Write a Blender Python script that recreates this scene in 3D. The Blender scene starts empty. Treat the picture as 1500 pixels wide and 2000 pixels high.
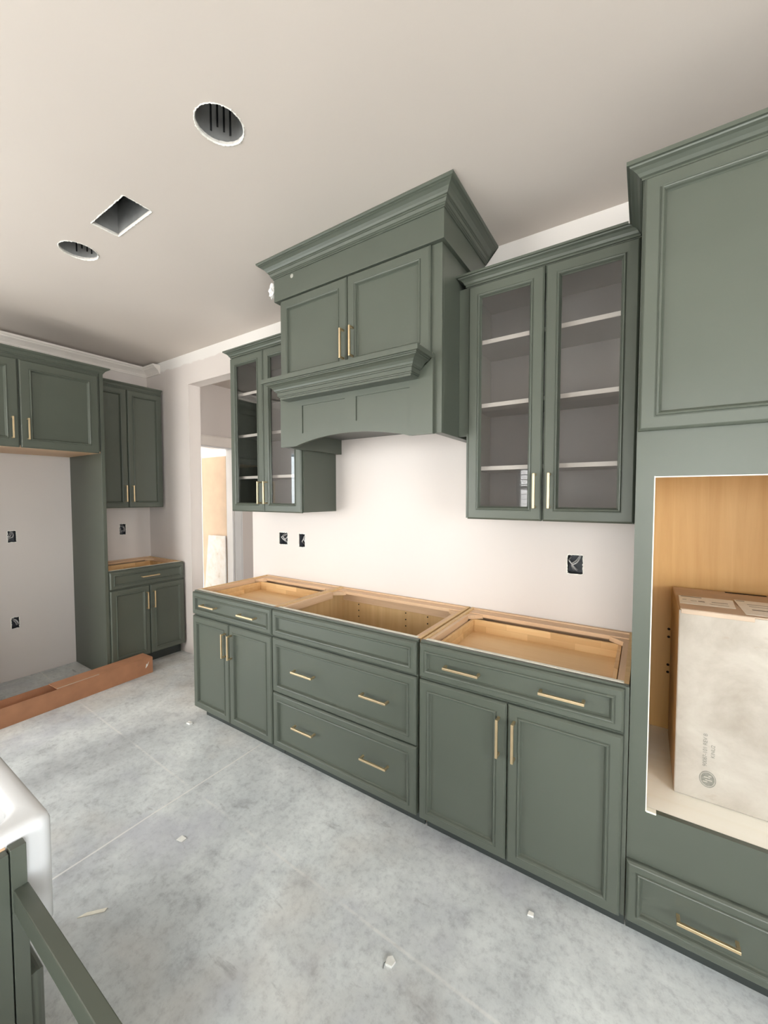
import bpy, bmesh, math, random
from mathutils import Vector, Matrix
random.seed(7)
R = math.radians
S = bpy.context.scene
COL = S.collection

# ------------------------------------------------------------------ camera
cam_d = bpy.data.cameras.new('camera')
cam = bpy.data.objects.new('camera', cam_d)
COL.objects.link(cam)
cam_d.sensor_fit = 'HORIZONTAL'
cam_d.sensor_width = 36.0
cam_d.lens = 36.0 * 779.47 / 1500.0
cam_d.clip_start = 0.02
cam.location = (2.3608, -2.1188, 1.4966)
cam.rotation_euler = (R(90) - 0.0409, 0.0004, 0.5793)
S.camera = cam

# ------------------------------------------------------------------ light
S.view_settings.view_transform = 'Standard'
S.view_settings.look = 'None'
S.view_settings.exposure = 0.88
S.view_settings.gamma = 1.0
S.view_settings.use_curve_mapping = False
S.cycles.use_denoising = True
S.cycles.max_bounces = 5
S.cycles.diffuse_bounces = 3
S.cycles.glossy_bounces = 3
S.cycles.transparent_max_bounces = 8
S.cycles.adaptive_threshold = 0.05
S.cycles.sample_clamp_indirect = 6.0
S.cycles.caustics_reflective = False
S.cycles.caustics_refractive = False

world = bpy.data.worlds.new('sky')
S.world = world
world.use_nodes = True
wn = world.node_tree
wn.nodes.clear()
sky = wn.nodes.new('ShaderNodeTexSky')
sky.sky_type = 'NISHITA'
sky.sun_disc = False
sky.sun_elevation = R(48)
sky.sun_rotation = R(20)
bg = wn.nodes.new('ShaderNodeBackground')
bg.inputs['Strength'].default_value = 0.12
wo = wn.nodes.new('ShaderNodeOutputWorld')
wn.links.new(sky.outputs[0], bg.inputs[0])
wn.links.new(bg.outputs[0], wo.inputs[0])


def area(name, loc, rot, sx, sy, power, col):
    d = bpy.data.lights.new(name, 'AREA')
    d.shape = 'RECTANGLE'
    d.size, d.size_y = sx, sy
    d.energy = power
    d.color = col
    o = bpy.data.objects.new(name, d)
    COL.objects.link(o)
    o.location = loc
    o.rotation_euler = rot
    return o


sun_d = bpy.data.lights.new('sun', 'SUN')
sun_d.energy = 14.0
sun_d.angle = R(0.6)
sun_d.color = (1.0, 0.95, 0.88)
sun = bpy.data.objects.new('sun', sun_d)
COL.objects.link(sun)
sun.rotation_euler = (R(-42), R(8), 0)       # from behind the house, high: never enters the kitchen

SKYC = (0.88, 0.95, 1.0)        # sky light, falls down into the room
GNDC = (1.0, 0.90, 0.78)        # added lamps imitating bounce from sunlit ground, warm the ceiling
# daylight at unseen windows, placed to match the light (lights sit just outside the panes)
area('daylight_patio_door', (-2.12, -3.42, 1.10), (R(95), 0, R(-90)), 1.7, 2.0, 45, SKYC)
area('daylight_wide_window', (-0.86, -4.82, 1.40), (R(84), 0, 0), 1.75, 1.8, 35, SKYC)
area('added_bounce_wide_window', (-0.86, -4.84, 1.35), (R(122), 0, 0), 1.75, 1.8, 32, GNDC)  # extra warm lamp standing in for light bounced off the ground
area('daylight_rear_window', (3.05, -4.82, 1.40), (R(84), 0, 0), 1.75, 1.8, 31, SKYC)
area('added_bounce_rear_window', (3.05, -4.84, 1.35), (R(122), 0, 0), 1.75, 1.8, 14, GNDC)
area('daylight_side_window', (4.82, -2.9, 1.45), (R(86), 0, R(90)), 1.6, 1.5, 56, SKYC)
area('added_bounce_side_window', (4.84, -2.9, 1.45), (R(120), 0, R(90)), 1.6, 1.5, 16, GNDC)
area('added_hall_fill', (4.82, 0.95, 1.6), (R(90), 0, R(90)), 0.95, 1.2, 60, (1.0, 0.97, 0.94))  # added lamp that brightens the hall, no such source known
area('daylight_side_room', (-3.6, 2.85, 1.4), (R(90), 0, R(180)), 2.2, 2.0, 105, (1.0, 0.98, 0.95))

# ------------------------------------------------------------------ constants (metres)
XL = -1.912          # left wall plane
YB = -4.6            # wall behind the camera
XR = 4.6             # right wall
ZC = 2.798           # ceiling
WT = 0.115           # wall thickness

# ------------------------------------------------------------------ helpers
def tag(o, label=None, cat=None, group=None, kind=None):
    if label: o['label'] = label
    if cat: o['category'] = cat
    if group: o['group'] = group
    if kind: o['kind'] = kind
    return o


def box(bm, x0, x1, y0, y1, z0, z1):
    v = [bm.verts.new(p) for p in ((x0, y0, z0), (x1, y0, z0), (x1, y1, z0), (x0, y1, z0),
                                   (x0, y0, z1), (x1, y0, z1), (x1, y1, z1), (x0, y1, z1))]
    for f in ((0, 3, 2, 1), (4, 5, 6, 7), (0, 1, 5, 4), (1, 2, 6, 5), (2, 3, 7, 6), (3, 0, 4, 7)):
        bm.faces.new([v[i] for i in f])
    return v


def prism(bm, poly, axis, a, b):
    """extrude a 2-D polygon along an axis between a and b"""
    def P(u, w, t):
        return {'x': (t, u, w), 'y': (u, t, w), 'z': (u, w, t)}[axis]
    A = [bm.verts.new(P(u, w, a)) for u, w in poly]
    B = [bm.verts.new(P(u, w, b)) for u, w in poly]
    n = len(poly)
    bm.faces.new(A)
    bm.faces.new(B[::-1])
    for i in range(n):
        j = (i + 1) % n
        bm.faces.new((A[i], B[i], B[j], A[j]))


def tube(bm, pts, r, n=8, cap=True):
    rings = []
    for i, p in enumerate(pts):
        p = Vector(p)
        a = Vector(pts[max(i - 1, 0)])
        b = Vector(pts[min(i + 1, len(pts) - 1)])
        d = (b - a).normalized()
        u = d.orthogonal().normalized()
        w = d.cross(u)
        rings.append([bm.verts.new(p + (u * math.cos(2 * math.pi * k / n) + w * math.sin(2 * math.pi * k / n)) * r) for k in range(n)])
    for a, b in zip(rings, rings[1:]):
        best = min(range(n), key=lambda s: (a[0].co - b[s].co).length)
        for k in range(n):
            bm.faces.new((a[k], a[(k + 1) % n], b[(k + 1 + best) % n], b[(k + best) % n]))
    if cap:
        bm.faces.new(rings[0][::-1])
        bm.faces.new(rings[-1])


def obj(name, bm, mat, parent=None, bev=0.0, smooth=False, loc=None):
    if isinstance(bm, bmesh.types.BMesh):
        bmesh.ops.recalc_face_normals(bm, faces=bm.faces[:])
        me = bpy.data.meshes.new(name)
        bm.to_mesh(me)
        bm.free()
        if smooth:
            for p in me.polygons:
                p.use_smooth = True
        if mat is not None:
            me.materials.append(mat)
    else:
        me = bm
    o = bpy.data.objects.new(name, me)
    COL.objects.link(o)
    if parent:
        o.parent = parent
    if loc:
        o.location = loc
    if bev:
        m = o.modifiers.new('edge', 'BEVEL')
        m.width = bev
        m.segments = 2
        m.limit_method = 'ANGLE'
    return o


def boxes(name, mat, parent, lst, bev=0.0, loc=None):
    bm = bmesh.new()
    for b in lst:
        box(bm, *b)
    return obj(name, bm, mat, parent, bev, loc=loc)


def empty(name, loc=(0, 0, 0), rz=0.0):
    o = bpy.data.objects.new(name, None)
    o.empty_display_size = 0.1
    COL.objects.link(o)
    o.location = loc
    o.rotation_euler = (0, 0, rz)
    return o


# ------------------------------------------------------------------ materials
def M(name):
    m = bpy.data.materials.new(name)
    m.use_nodes = True
    nt = m.node_tree
    b = nt.nodes['Principled BSDF']
    return m, nt, b


def nd(nt, t, **k):
    n = nt.nodes.new(t)
    for a, v in k.items():
        setattr(n, a, v)
    return n


def ramp(nt, fac, stops):
    r = nd(nt, 'ShaderNodeValToRGB')
    el = r.color_ramp.elements
    while len(el) < len(stops):
        el.new(0.5)
    for e, (p, c) in zip(el, stops):
        e.position = p
        e.color = (c[0], c[1], c[2], 1)
    nt.links.new(fac, r.inputs[0])
    return r.outputs[0]


def mixc(nt, fac, a, b, mode='MIX'):
    n = nd(nt, 'ShaderNodeMix', data_type='RGBA', blend_type=mode)
    L = nt.links
    if isinstance(fac, (int, float)): n.inputs[0].default_value = fac
    else: L.new(fac, n.inputs[0])
    for s, v in ((6, a), (7, b)):
        if isinstance(v, tuple): n.inputs[s].default_value = (v[0], v[1], v[2], 1)
        else: L.new(v, n.inputs[s])
    return n.outputs[2]


def coords(nt, kind='Object', scale=(1, 1, 1), rot=(0, 0, 0)):
    c = nd(nt, 'ShaderNodeTexCoord')
    mp = nd(nt, 'ShaderNodeMapping')
    mp.inputs['Scale'].default_value = scale
    mp.inputs['Rotation'].default_value = rot
    nt.links.new(c.outputs[kind], mp.inputs[0])
    return mp.outputs[0]


def wpos(nt):
    return nd(nt, 'ShaderNodeNewGeometry').outputs['Position']


def noise(nt, vec, scale, detail=4, rough=0.55, dist=0.0):
    n = nd(nt, 'ShaderNodeTexNoise')
    n.inputs['Scale'].default_value = scale
    n.inputs['Detail'].default_value = detail
    n.inputs['Roughness'].default_value = rough
    n.inputs['Distortion'].default_value = dist
    nt.links.new(vec, n.inputs['Vector'])
    return n.outputs[0]


def bump(nt, b, h, strength=0.2, dist=0.002):
    n = nd(nt, 'ShaderNodeBump')
    n.inputs['Strength'].default_value = strength
    n.inputs['Distance'].default_value = dist
    nt.links.new(h, n.inputs['Height'])
    nt.links.new(n.outputs[0], b.inputs['Normal'])


def mathn(nt, op, a, b=None, c=None):
    n = nd(nt, 'ShaderNodeMath', operation=op)
    for i, v in enumerate((a, b, c)):
        if v is None: continue
        if isinstance(v, (int, float)): n.inputs[i].default_value = v
        else: nt.links.new(v, n.inputs[i])
    return n.outputs[0]


def simple(name, col, rough=0.5, metal=0.0, var=0.08, scale=6.0, bmp=0.0, spec=0.5):
    m, nt, b = M(name)
    b.inputs['Roughness'].default_value = rough
    b.inputs['Metallic'].default_value = metal
    b.inputs['Specular IOR Level'].default_value = spec
    v = wpos(nt)
    n = noise(nt, v, scale, 2)
    lo = tuple(c * (1 - var) for c in col)
    hi = tuple(min(1, c * (1 + var)) for c in col)
    nt.links.new(ramp(nt, n, [(0.3, lo), (0.7, hi)]), b.inputs['Base Color'])
    if bmp:
        bump(nt, b, noise(nt, v, 260, 2), bmp, 0.0006)
    return m


GREEN = (0.091, 0.103, 0.081)
m_green = simple('sage_green_cabinet_paint', GREEN, 0.36, var=0.04, scale=3, spec=0.45)
m_green_in = simple('cabinet_interior_finish', (0.13, 0.132, 0.125), 0.5, var=0.04)
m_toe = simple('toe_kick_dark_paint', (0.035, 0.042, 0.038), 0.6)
m_brass = simple('brushed_brass', (0.74, 0.58, 0.36), 0.40, 1.0, var=0.05, scale=40)
m_shelf_edge = simple('pale_shelf_edge', (0.62, 0.60, 0.54), 0.5, var=0.04)
m_white_trim = simple('white_trim_paint', (0.88, 0.81, 0.745), 0.42, var=0.03)
m_white = simple('bright_white_paint', (0.84, 0.83, 0.82), 0.45, var=0.02)
m_ceram = simple('white_fireclay', (0.78, 0.79, 0.80), 0.18, var=0.01)
m_raw_edge = simple('raw_cut_board_edge', (0.86, 0.82, 0.70), 0.7, var=0.08, scale=30)
m_steel = simple('galvanised_steel', (0.55, 0.55, 0.54), 0.42, 0.7, var=0.12, scale=14)
m_dark = simple('dark_void_lining', (0.02, 0.02, 0.022), 0.9)
m_boxblue = simple('grey_blue_outlet_box', (0.07, 0.075, 0.085), 0.5, var=0.2, scale=40)
m_wire = simple('pale_wire_sheath', (0.55, 0.53, 0.52), 0.5, var=0.15, scale=60)
m_plaster = simple('torn_plaster_white', (0.90, 0.87, 0.80), 0.85, var=0.08, scale=80)
m_drywall_edge = simple('drywall_core', (0.75, 0.71, 0.66), 0.9, var=0.08, scale=60)
m_paper = simple('off_white_paper', (0.86, 0.85, 0.80), 0.7, var=0.05, scale=60)
m_print = simple('grey_print', (0.20, 0.20, 0.19), 0.8)
m_stamp = simple('faded_grey_stamp_ink', (0.25, 0.245, 0.21), 0.85, var=0.15, scale=120)
m_hole = simple('drilled_hole_dark', (0.03, 0.018, 0.008), 0.9)
m_plastic = simple('white_plastic_film', (0.9, 0.87, 0.84), 0.35, var=0.03)
m_tan = simple('tan_door_skin', (0.78, 0.60, 0.43), 0.6, var=0.05)
m_siding = simple('white_lap_siding', (0.82, 0.84, 0.86), 0.6, var=0.03)
m_ground = simple('outdoor_soil', (0.28, 0.24, 0.18), 0.9, var=0.3, scale=3)


def wood(name, c0, c1, grain_axis, rough=0.5, board=False):
    """plywood / solid maple: streaks along one axis"""
    m, nt, b = M(name)
    b.inputs['Roughness'].default_value = rough
    sc = {'x': (1.2, 26, 26), 'y': (26, 1.2, 26), 'z': (26, 26, 1.2)}[grain_axis]
    v = coords(nt, 'Object', sc)
    n = noise(nt, v, 1.0, 6, 0.6, 0.6)
    col = ramp(nt, n, [(0.28, c0), (0.72, c1)])
    if board:                                       # finger-jointed lengths of different tone
        c_ = nd(nt, 'ShaderNodeTexCoord')
        sp_ = nd(nt, 'ShaderNodeSeparateXYZ'); nt.links.new(c_.outputs['Object'], sp_.inputs[0])
        cb_ = nd(nt, 'ShaderNodeCombineXYZ')
        nt.links.new(mathn(nt, 'ADD', sp_.outputs[0], sp_.outputs[1]), cb_.inputs[0]); nt.links.new(sp_.outputs[2], cb_.inputs[1])
        br = nd(nt, 'ShaderNodeTexBrick')
        br.inputs['Scale'].default_value = 1.0
        br.inputs['Brick Width'].default_value = 0.21
        br.inputs['Row Height'].default_value = 0.034
        br.inputs['Mortar Size'].default_value = 0.0004
        br.inputs['Color1'].default_value = (0.80, 0.72, 0.64, 1)
        br.inputs['Color2'].default_value = (1.06, 1.05, 1.03, 1)
        br.inputs['Mortar'].default_value = (0.7, 0.6, 0.5, 1)
        nt.links.new(cb_.outputs[0], br.inputs['Vector'])
        tone = br.outputs['Color']
        col = mixc(nt, 1.0, col, tone, 'MULTIPLY')
    nt.links.new(col, b.inputs['Base Color'])
    bump(nt, b, n, 0.08, 0.001)
    return m


m_ply = wood('birch_plywood_interior', (0.72, 0.45, 0.20), (0.84, 0.57, 0.28), 'z')
m_maple_x = wood('maple_board_lengthwise', (0.72, 0.45, 0.26), (0.86, 0.60, 0.38), 'x')
m_maple_y = wood('maple_board_depthwise', (0.72, 0.45, 0.26), (0.86, 0.60, 0.38), 'y')
m_drawer = wood('jointed_drawer_wood', (0.86, 0.54, 0.25), (0.97, 0.70, 0.38), 'x', board=True)
m_dbot = wood('drawer_bottom_plywood', (0.88, 0.56, 0.27), (0.95, 0.66, 0.36), 'x')
m_niche = wood('niche_plywood', (0.60, 0.33, 0.10), (0.70, 0.42, 0.15), 'z')
m_deck = wood('pale_deck_plywood', (0.93, 0.90, 0.80), (0.97, 0.95, 0.88), 'x')
m_brown_board = simple('brown_carton_board', (0.45, 0.215, 0.115), 0.75, var=0.10, scale=9)


def make_wall(name, base, band=False):
    m, nt, b = M(name)
    b.inputs['Roughness'].default_value = 0.62
    p = wpos(nt)
    n = noise(nt, p, 1.3, 1)
    col = ramp(nt, n, [(0.3, tuple(c * 0.975 for c in base)), (0.7, tuple(min(1, c * 1.02) for c in base))])
    if band:                                        # unpainted primer band left under the ceiling, ragged lower edge
        sp = nd(nt, 'ShaderNodeSeparateXYZ')
        nt.links.new(p, sp.inputs[0])
        nn = noise(nt, p, 9.0, 3)
        zz = mathn(nt, 'ADD', sp.outputs[2], mathn(nt, 'MULTIPLY', mathn(nt, 'SUBTRACT', nn, 0.5), 0.05))
        f = mathn(nt, 'SMOOTH_MAX', 0.0, 0.0, 0.0)
        f = nd(nt, 'ShaderNodeMapRange')
        f.inputs[1].default_value = 2.700
        f.inputs[2].default_value = 2.712
        nt.links.new(zz, f.inputs[0])
        col = mixc(nt, f.outputs[0], col, (0.86, 0.82, 0.78))
    nt.links.new(col, b.inputs['Base Color'])
    return m


WALLC = (0.750, 0.682, 0.640)
m_wall = make_wall('warm_off_white_wall', WALLC)
m_wall_band = make_wall('warm_wall_with_primer_band', WALLC, True)
m_ceil = make_wall('matt_ceiling_paint', (0.715, 0.640, 0.578))
m_wall_white = make_wall('white_side_room_wall', (0.86, 0.84, 0.82))


def make_floor():
    m, nt, b = M('stained_concrete_slab')
    b.inputs['Roughness'].default_value = 0.62
    p = wpos(nt)
    n1 = noise(nt, p, 1.1, 4, 0.6)
    n2 = noise(nt, p, 5.0, 6, 0.72)
    n3 = noise(nt, p, 34.0, 5, 0.75)
    c = ramp(nt, n1, [(0.30, (0.42, 0.435, 0.445)), (0.43, (0.62, 0.645, 0.65)), (0.58, (0.80, 0.83, 0.825))])
    c = mixc(nt, 0.75, c, ramp(nt, n2, [(0.30, (0.56, 0.56, 0.58)), (0.44, (0.90, 0.91, 0.91)), (0.68, (1.10, 1.10, 1.09))]), 'MULTIPLY')
    c = mixc(nt, 0.6, c, ramp(nt, n3, [(0.33, (0.66, 0.66, 0.67)), (0.5, (1.0, 1.0, 1.0)), (0.75, (1.14, 1.14, 1.13))]), 'MULTIPLY')
    # mauve and tan stains
    s = nd(nt, 'ShaderNodeVectorMath', operation='ADD')
    nt.links.new(p, s.inputs[0]); s.inputs[1].default_value = (7.3, 2.1, 0)
    n4 = noise(nt, s.outputs[0], 1.6, 4, 0.6)
    c = mixc(nt, ramp(nt, n4, [(0.56, (0, 0, 0)), (0.70, (0.45, 0.45, 0.45))]), c, (0.46, 0.46, 0.53))
    s2 = nd(nt, 'ShaderNodeVectorMath', operation='ADD')
    nt.links.new(p, s2.inputs[0]); s2.inputs[1].default_value = (-3.7, 5.9, 0)
    n5 = noise(nt, s2.outputs[0], 0.9, 4, 0.6)
    c = mixc(nt, ramp(nt, n5, [(0.50, (0, 0, 0)), (0.66, (0.55, 0.55, 0.55))]), c, (0.60, 0.53, 0.45))
    # dark scuffs
    sv = nd(nt, 'ShaderNodeMapping'); sv.inputs['Scale'].default_value = (5, 14, 1); sv.inputs['Rotation'].default_value = (0, 0, 0.7)
    nt.links.new(p, sv.inputs[0])
    n6 = noise(nt, sv.outputs[0], 1.0, 5, 0.6, 0.3)
    c = mixc(nt, ramp(nt, n6, [(0.64, (0, 0, 0)), (0.74, (0.55, 0.55, 0.55))]), c, (0.20, 0.195, 0.19))
    # snapped chalk lines across the slab
    sp = nd(nt, 'ShaderNodeSeparateXYZ'); nt.links.new(p, sp.inputs[0])
    wob = mathn(nt, 'MULTIPLY', mathn(nt, 'SUBTRACT', noise(nt, p, 2.2, 2), 0.5), 0.012)
    def line(axis, at, w, slope=0.0):
        d = mathn(nt, 'SUBTRACT', sp.outputs[axis], at)
        if slope:
            d = mathn(nt, 'ADD', d, mathn(nt, 'MULTIPLY', sp.outputs[1 - axis], slope))
        d = mathn(nt, 'ABSOLUTE', mathn(nt, 'ADD', d, wob))
        r = nd(nt, 'ShaderNodeMapRange')
        r.inputs[1].default_value = w; r.inputs[2].default_value = w * 0.35
        r.inputs[3].default_value = 0.0; r.inputs[4].default_value = 1.0
        nt.links.new(d, r.inputs[0])
        return r.outputs[0]
    brk = ramp(nt, noise(nt, p, 4.5, 3), [(0.38, (0.12, 0.12, 0.12)), (0.52, (0.85, 0.85, 0.85))])
    l1 = line(0, 0.455, 0.0060, 0.0)
    c = mixc(nt, mathn(nt, 'MULTIPLY', l1, 0.65), c, (0.92, 0.90, 0.86))
    l2 = mathn(nt, 'MULTIPLY', line(1, -0.985, 0.0075, 0.03), brk)
    c = mixc(nt, mathn(nt, 'MULTIPLY', l2, 0.45), c, (0.92, 0.90, 0.86))
    nt.links.new(c, b.inputs['Base Color'])
    bump(nt, b, n3, 0.2, 0.002)
    return m


m_floor = make_floor()


def make_kraft():
    m, nt, b = M('pale_dusty_cardboard')
    b.inputs['Roughness'].default_value = 0.78
    p = wpos(nt)
    c = ramp(nt, noise(nt, p, 4.5, 6, 0.65, 0.4), [(0.3, (0.36, 0.315, 0.26)), (0.52, (0.475, 0.43, 0.37)), (0.72, (0.56, 0.52, 0.455))])
    sv = nd(nt, 'ShaderNodeMapping'); sv.inputs['Scale'].default_value = (12, 12, 26); sv.inputs['Rotation'].default_value = (0, 0.7, 0)
    nt.links.new(p, sv.inputs[0])
    c = mixc(nt, ramp(nt, noise(nt, sv.outputs[0], 1, 4), [(0.66, (0, 0, 0)), (0.76, (0.5, 0.5, 0.5))]), c, (0.36, 0.28, 0.20))
    nt.links.new(c, b.inputs['Base Color'])
    return m


m_kraft = make_kraft()
m_kraft_side = simple('plain_brown_cardboard', (0.54, 0.42, 0.315), 0.78, var=0.08, scale=10)


def make_stained_board():
    m, nt, b = M('white_board_with_scuffs')
    b.inputs['Roughness'].default_value = 0.6
    p = wpos(nt)
    c = ramp(nt, noise(nt, p, 11, 5, 0.6), [(0.27, (0.40, 0.27, 0.16)), (0.36, (0.86, 0.80, 0.72)), (0.6, (0.92, 0.90, 0.86))])
    nt.links.new(c, b.inputs['Base Color'])
    return m


m_stained = make_stained_board()


def make_glass(name, refl, tint, rough=0.01):
    m = bpy.data.materials.new(name)
    m.use_nodes = True
    nt = m.node_tree
    nt.nodes.clear()
    out = nd(nt, 'ShaderNodeOutputMaterial')
    mix = nd(nt, 'ShaderNodeMixShader')
    tr = nd(nt, 'ShaderNodeBsdfTransparent')
    tr.inputs[0].default_value = (*tint, 1)
    gl = nd(nt, 'ShaderNodeBsdfGlossy')
    gl.inputs['Roughness'].default_value = rough
    gl.inputs[0].default_value = (0.95, 0.95, 0.95, 1)
    lw = nd(nt, 'ShaderNodeLayerWeight')              # Schlick reflectance, the same from both sides of a pane
    f5 = mathn(nt, 'POWER', lw.outputs['Facing'], 5.0)
    fr = mathn(nt, 'ADD', mathn(nt, 'MULTIPLY', f5, 1.0 - refl), refl)
    nt.links.new(fr, mix.inputs[0])
    nt.links.new(tr.outputs[0], mix.inputs[1])
    nt.links.new(gl.outputs[0], mix.inputs[2])
    nt.links.new(mix.outputs[0], out.inputs[0])
    return m


m_glass = make_glass('cabinet_door_glass', 0.065, (0.92, 0.91, 0.91))
m_pane = make_glass('window_pane_glass', 0.04, (0.97, 0.98, 0.98))

# ------------------------------------------------------------------ room shell
def wall_grid(name, axis, plane, thick, u0, u1, z0, z1, holes, mat, edge=None):
    """wall slab with rectangular openings. axis 'y': plane y=plane, u is x; axis 'x': plane x=plane, u is y.
    thick is signed (direction of the outer side)"""
    us = sorted({u0, u1, *[h[0] for h in holes], *[h[1] for h in holes]})
    zs = sorted({z0, z1, *[h[2] for h in holes], *[h[3] for h in holes]})
    bm = bmesh.new()
    vc = {}
    def V(u, t, z):
        k = (round(u, 5), t, round(z, 5))
        if k not in vc:
            q = plane + (thick if t else 0.0)
            vc[k] = bm.verts.new((u, q, z) if axis == 'y' else (q, u, z))
        return vc[k]
    def solid(i, j):
        if i < 0 or j < 0 or i >= len(us) - 1 or j >= len(zs) - 1: return False
        cu, cz = (us[i] + us[i + 1]) / 2, (zs[j] + zs[j + 1]) / 2
        return not any(h[0] < cu < h[1] and h[2] < cz < h[3] for h in holes)
    for i in range(len(us) - 1):
        for j in range(len(zs) - 1):
            if not solid(i, j): continue
            a, b_, c, d = us[i], us[i + 1], zs[j], zs[j + 1]
            for t in (0, 1):
                bm.faces.new((V(a, t, c), V(b_, t, c), V(b_, t, d), V(a, t, d)))
            for (di, dj, p, q) in ((-1, 0, (a, c), (a, d)), (1, 0, (b_, c), (b_, d)), (0, -1, (a, c), (b_, c)), (0, 1, (a, d), (b_, d))):
                if not solid(i + di, j + dj):
                    f = bm.faces.new((V(p[0], 0, p[1]), V(q[0], 0, q[1]), V(q[0], 1, q[1]), V(p[0], 1, p[1])))
                    if edge: f.material_index = 1
    o = obj(name, bm, mat)
    if edge: o.data.materials.append(edge)
    return tag(o, kind='structure')


OUT_MAIN = [(0.011, 0.104, 1.125, 1.217), (0.222, 0.285, 1.118, 1.216), (2.048, 2.117, 1.116, 1.208)]
OUT_LEFT = [(-1.103, -1.050, 1.121, 1.213), (-1.100, -1.050, 0.418, 0.508), (-0.287, -0.231, 1.116, 1.222)]
wall_grid('wall_back', 'y', 0.0, WT, XL - 0.115, XR, 0, ZC, [(-1.172, -0.297, 0, 2.519)] + OUT_MAIN, m_wall_band)
wall_grid('wall_left', 'x', XL, -0.115, YB, 0.0, 0, ZC, OUT_LEFT + [(-4.25, -2.6, 0.12, 2.15)], m_wall)
wall_grid('wall_front', 'y', YB, -0.115, XL - 0.115, XR, 0, ZC, [(0.745, 1.14, 0.85, 1.925), (-1.75, 0.02, 0.5, 2.3), (2.2, 3.9, 0.5, 2.3)], m_wall)
wall_grid('wall_right', 'x', XR, 0.115, YB, 3.0, 0, ZC, [(-3.7, -2.1, 0.7, 2.25), (0.45, 1.45, 1.0, 2.25)], m_wall)
# side hall behind the cased opening
wall_grid('wall_hall_end', 'x', XL, -0.115, 0.115, 3.0, 0, ZC, [(0.38, 1.006, 0, 2.078)], m_wall)
wall_grid('wall_hall_far', 'y', 1.75, 0.1, XL, XR, 0, ZC, [], m_wall)
# bright side room
wall_grid('wall_room_far', 'x', -5.2, -0.1, -1.0, 3.1, 0, ZC, [], m_wall_white)
wall_grid('wall_room_rear', 'y', 3.0, 0.1, -5.2, XL, 0, ZC, [(-4.7, -2.5, 0.3, 2.4)], m_wall_white)
wall_grid('wall_room_near', 'y', -1.0, -0.1, -5.2, XL - 0.115, 0, ZC, [], m_wall_white)

fl = boxes('floor', m_floor, None, [(-5.3, XR + 0.1, YB - 0.1, 3.1, -0.12, 0.0)])
tag(fl, kind='structure')
gr = boxes('ground', m_ground, None, [(-14, 16, -16, 12, -0.40, -0.125)])
tag(gr, kind='structure')

# ceiling with three cut-outs
CANS = [(1.079, -1.215, 0.080), (-0.190, -1.185, 0.084)]
DUCT = (0.118, 0.440, -1.242, -1.126)


def make_ceiling():
    bm = bmesh.new()
    sq = [(cx - r * 1.5, cx + r * 1.5, cy - r * 1.5, cy + r * 1.5) for cx, cy, r in CANS]
    holes = sq + [DUCT]
    xs = sorted({-5.3, XR + 0.1, *[h[0] for h in holes], *[h[1] for h in holes]})
    ys = sorted({YB - 0.1, 3.1, *[h[2] for h in holes], *[h[3] for h in holes]})
    for i in range(len(xs) - 1):
        for j in range(len(ys) - 1):
            cx, cy = (xs[i] + xs[i + 1]) / 2, (ys[j] + ys[j + 1]) / 2
            if any(h[0] < cx < h[1] and h[2] < cy < h[3] for h in holes): continue
            bm.faces.new([bm.verts.new((u, v, ZC)) for u, v in ((xs[i], ys[j]), (xs[i], ys[j + 1]), (xs[i + 1], ys[j + 1]), (xs[i + 1], ys[j]))])
    rnd = random.Random(3)
    for cx, cy, r in CANS:
        n = 64
        inner, outer, up = [], [], []
        for k in range(n):
            a = 2 * math.pi * k / n
            c, s = math.cos(a), math.sin(a)
            rr = r * (1 + rnd.uniform(-0.012, 0.02))
            q = r * 1.5 / max(abs(c), abs(s))
            inner.append(bm.verts.new((cx + rr * c, cy + rr * s, ZC)))
            up.append(bm.verts.new((cx + rr * c, cy + rr * s, ZC + 0.013)))
            outer.append(bm.verts.new((cx + q * c, cy + q * s, ZC)))
        for k in range(n):
            j = (k + 1) % n
            bm.faces.new((inner[k], inner[j], outer[j], outer[k]))
            f = bm.faces.new((inner[j], inner[k], up[k], up[j]))
            f.material_index = 1
    x0, x1, y0, y1 = DUCT
    for (p, q) in (((x0, y0), (x1, y0)), ((x1, y0), (x1, y1)), ((x1, y1), (x0, y1)), ((x0, y1), (x0, y0))):
        f = bm.faces.new([bm.verts.new(t) for t in ((*p, ZC), (*q, ZC), (*q, ZC + 0.013), (*p, ZC + 0.013))])
        f.material_index = 1
    bmesh.ops.remove_doubles(bm, verts=bm.verts[:], dist=1e-5)
    me = bpy.data.meshes.new('ceiling')
    for f in bm.faces:
        if f.material_index == 0 and f.normal.z > 0: f.normal_flip()
    bm.normal_update()
    bm.to_mesh(me); bm.free()
    me.materials.append(m_ceil); me.materials.append(m_drywall_edge)
    o = bpy.data.objects.new('ceiling', me); COL.objects.link(o)
    tag(o, kind='structure')
    # roof deck above keeps daylight out of the ceiling void
    d = boxes('roof_deck', m_dark, None, [(-5.3, XR + 0.1, YB - 0.1, 3.1, ZC + 0.35, ZC + 0.45),
                                          (-5.3, XR + 0.1, YB - 0.1, YB - 0.08, ZC, ZC + 0.35), (-5.3, XR + 0.1, 3.08, 3.1, ZC, ZC + 0.35),
                                          (-5.3, -5.28, YB - 0.1, 3.1, ZC, ZC + 0.35), (XR + 0.08, XR + 0.1, YB - 0.1, 3.1, ZC, ZC + 0.35)])
    tag(d, kind='structure')


make_ceiling()


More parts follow.
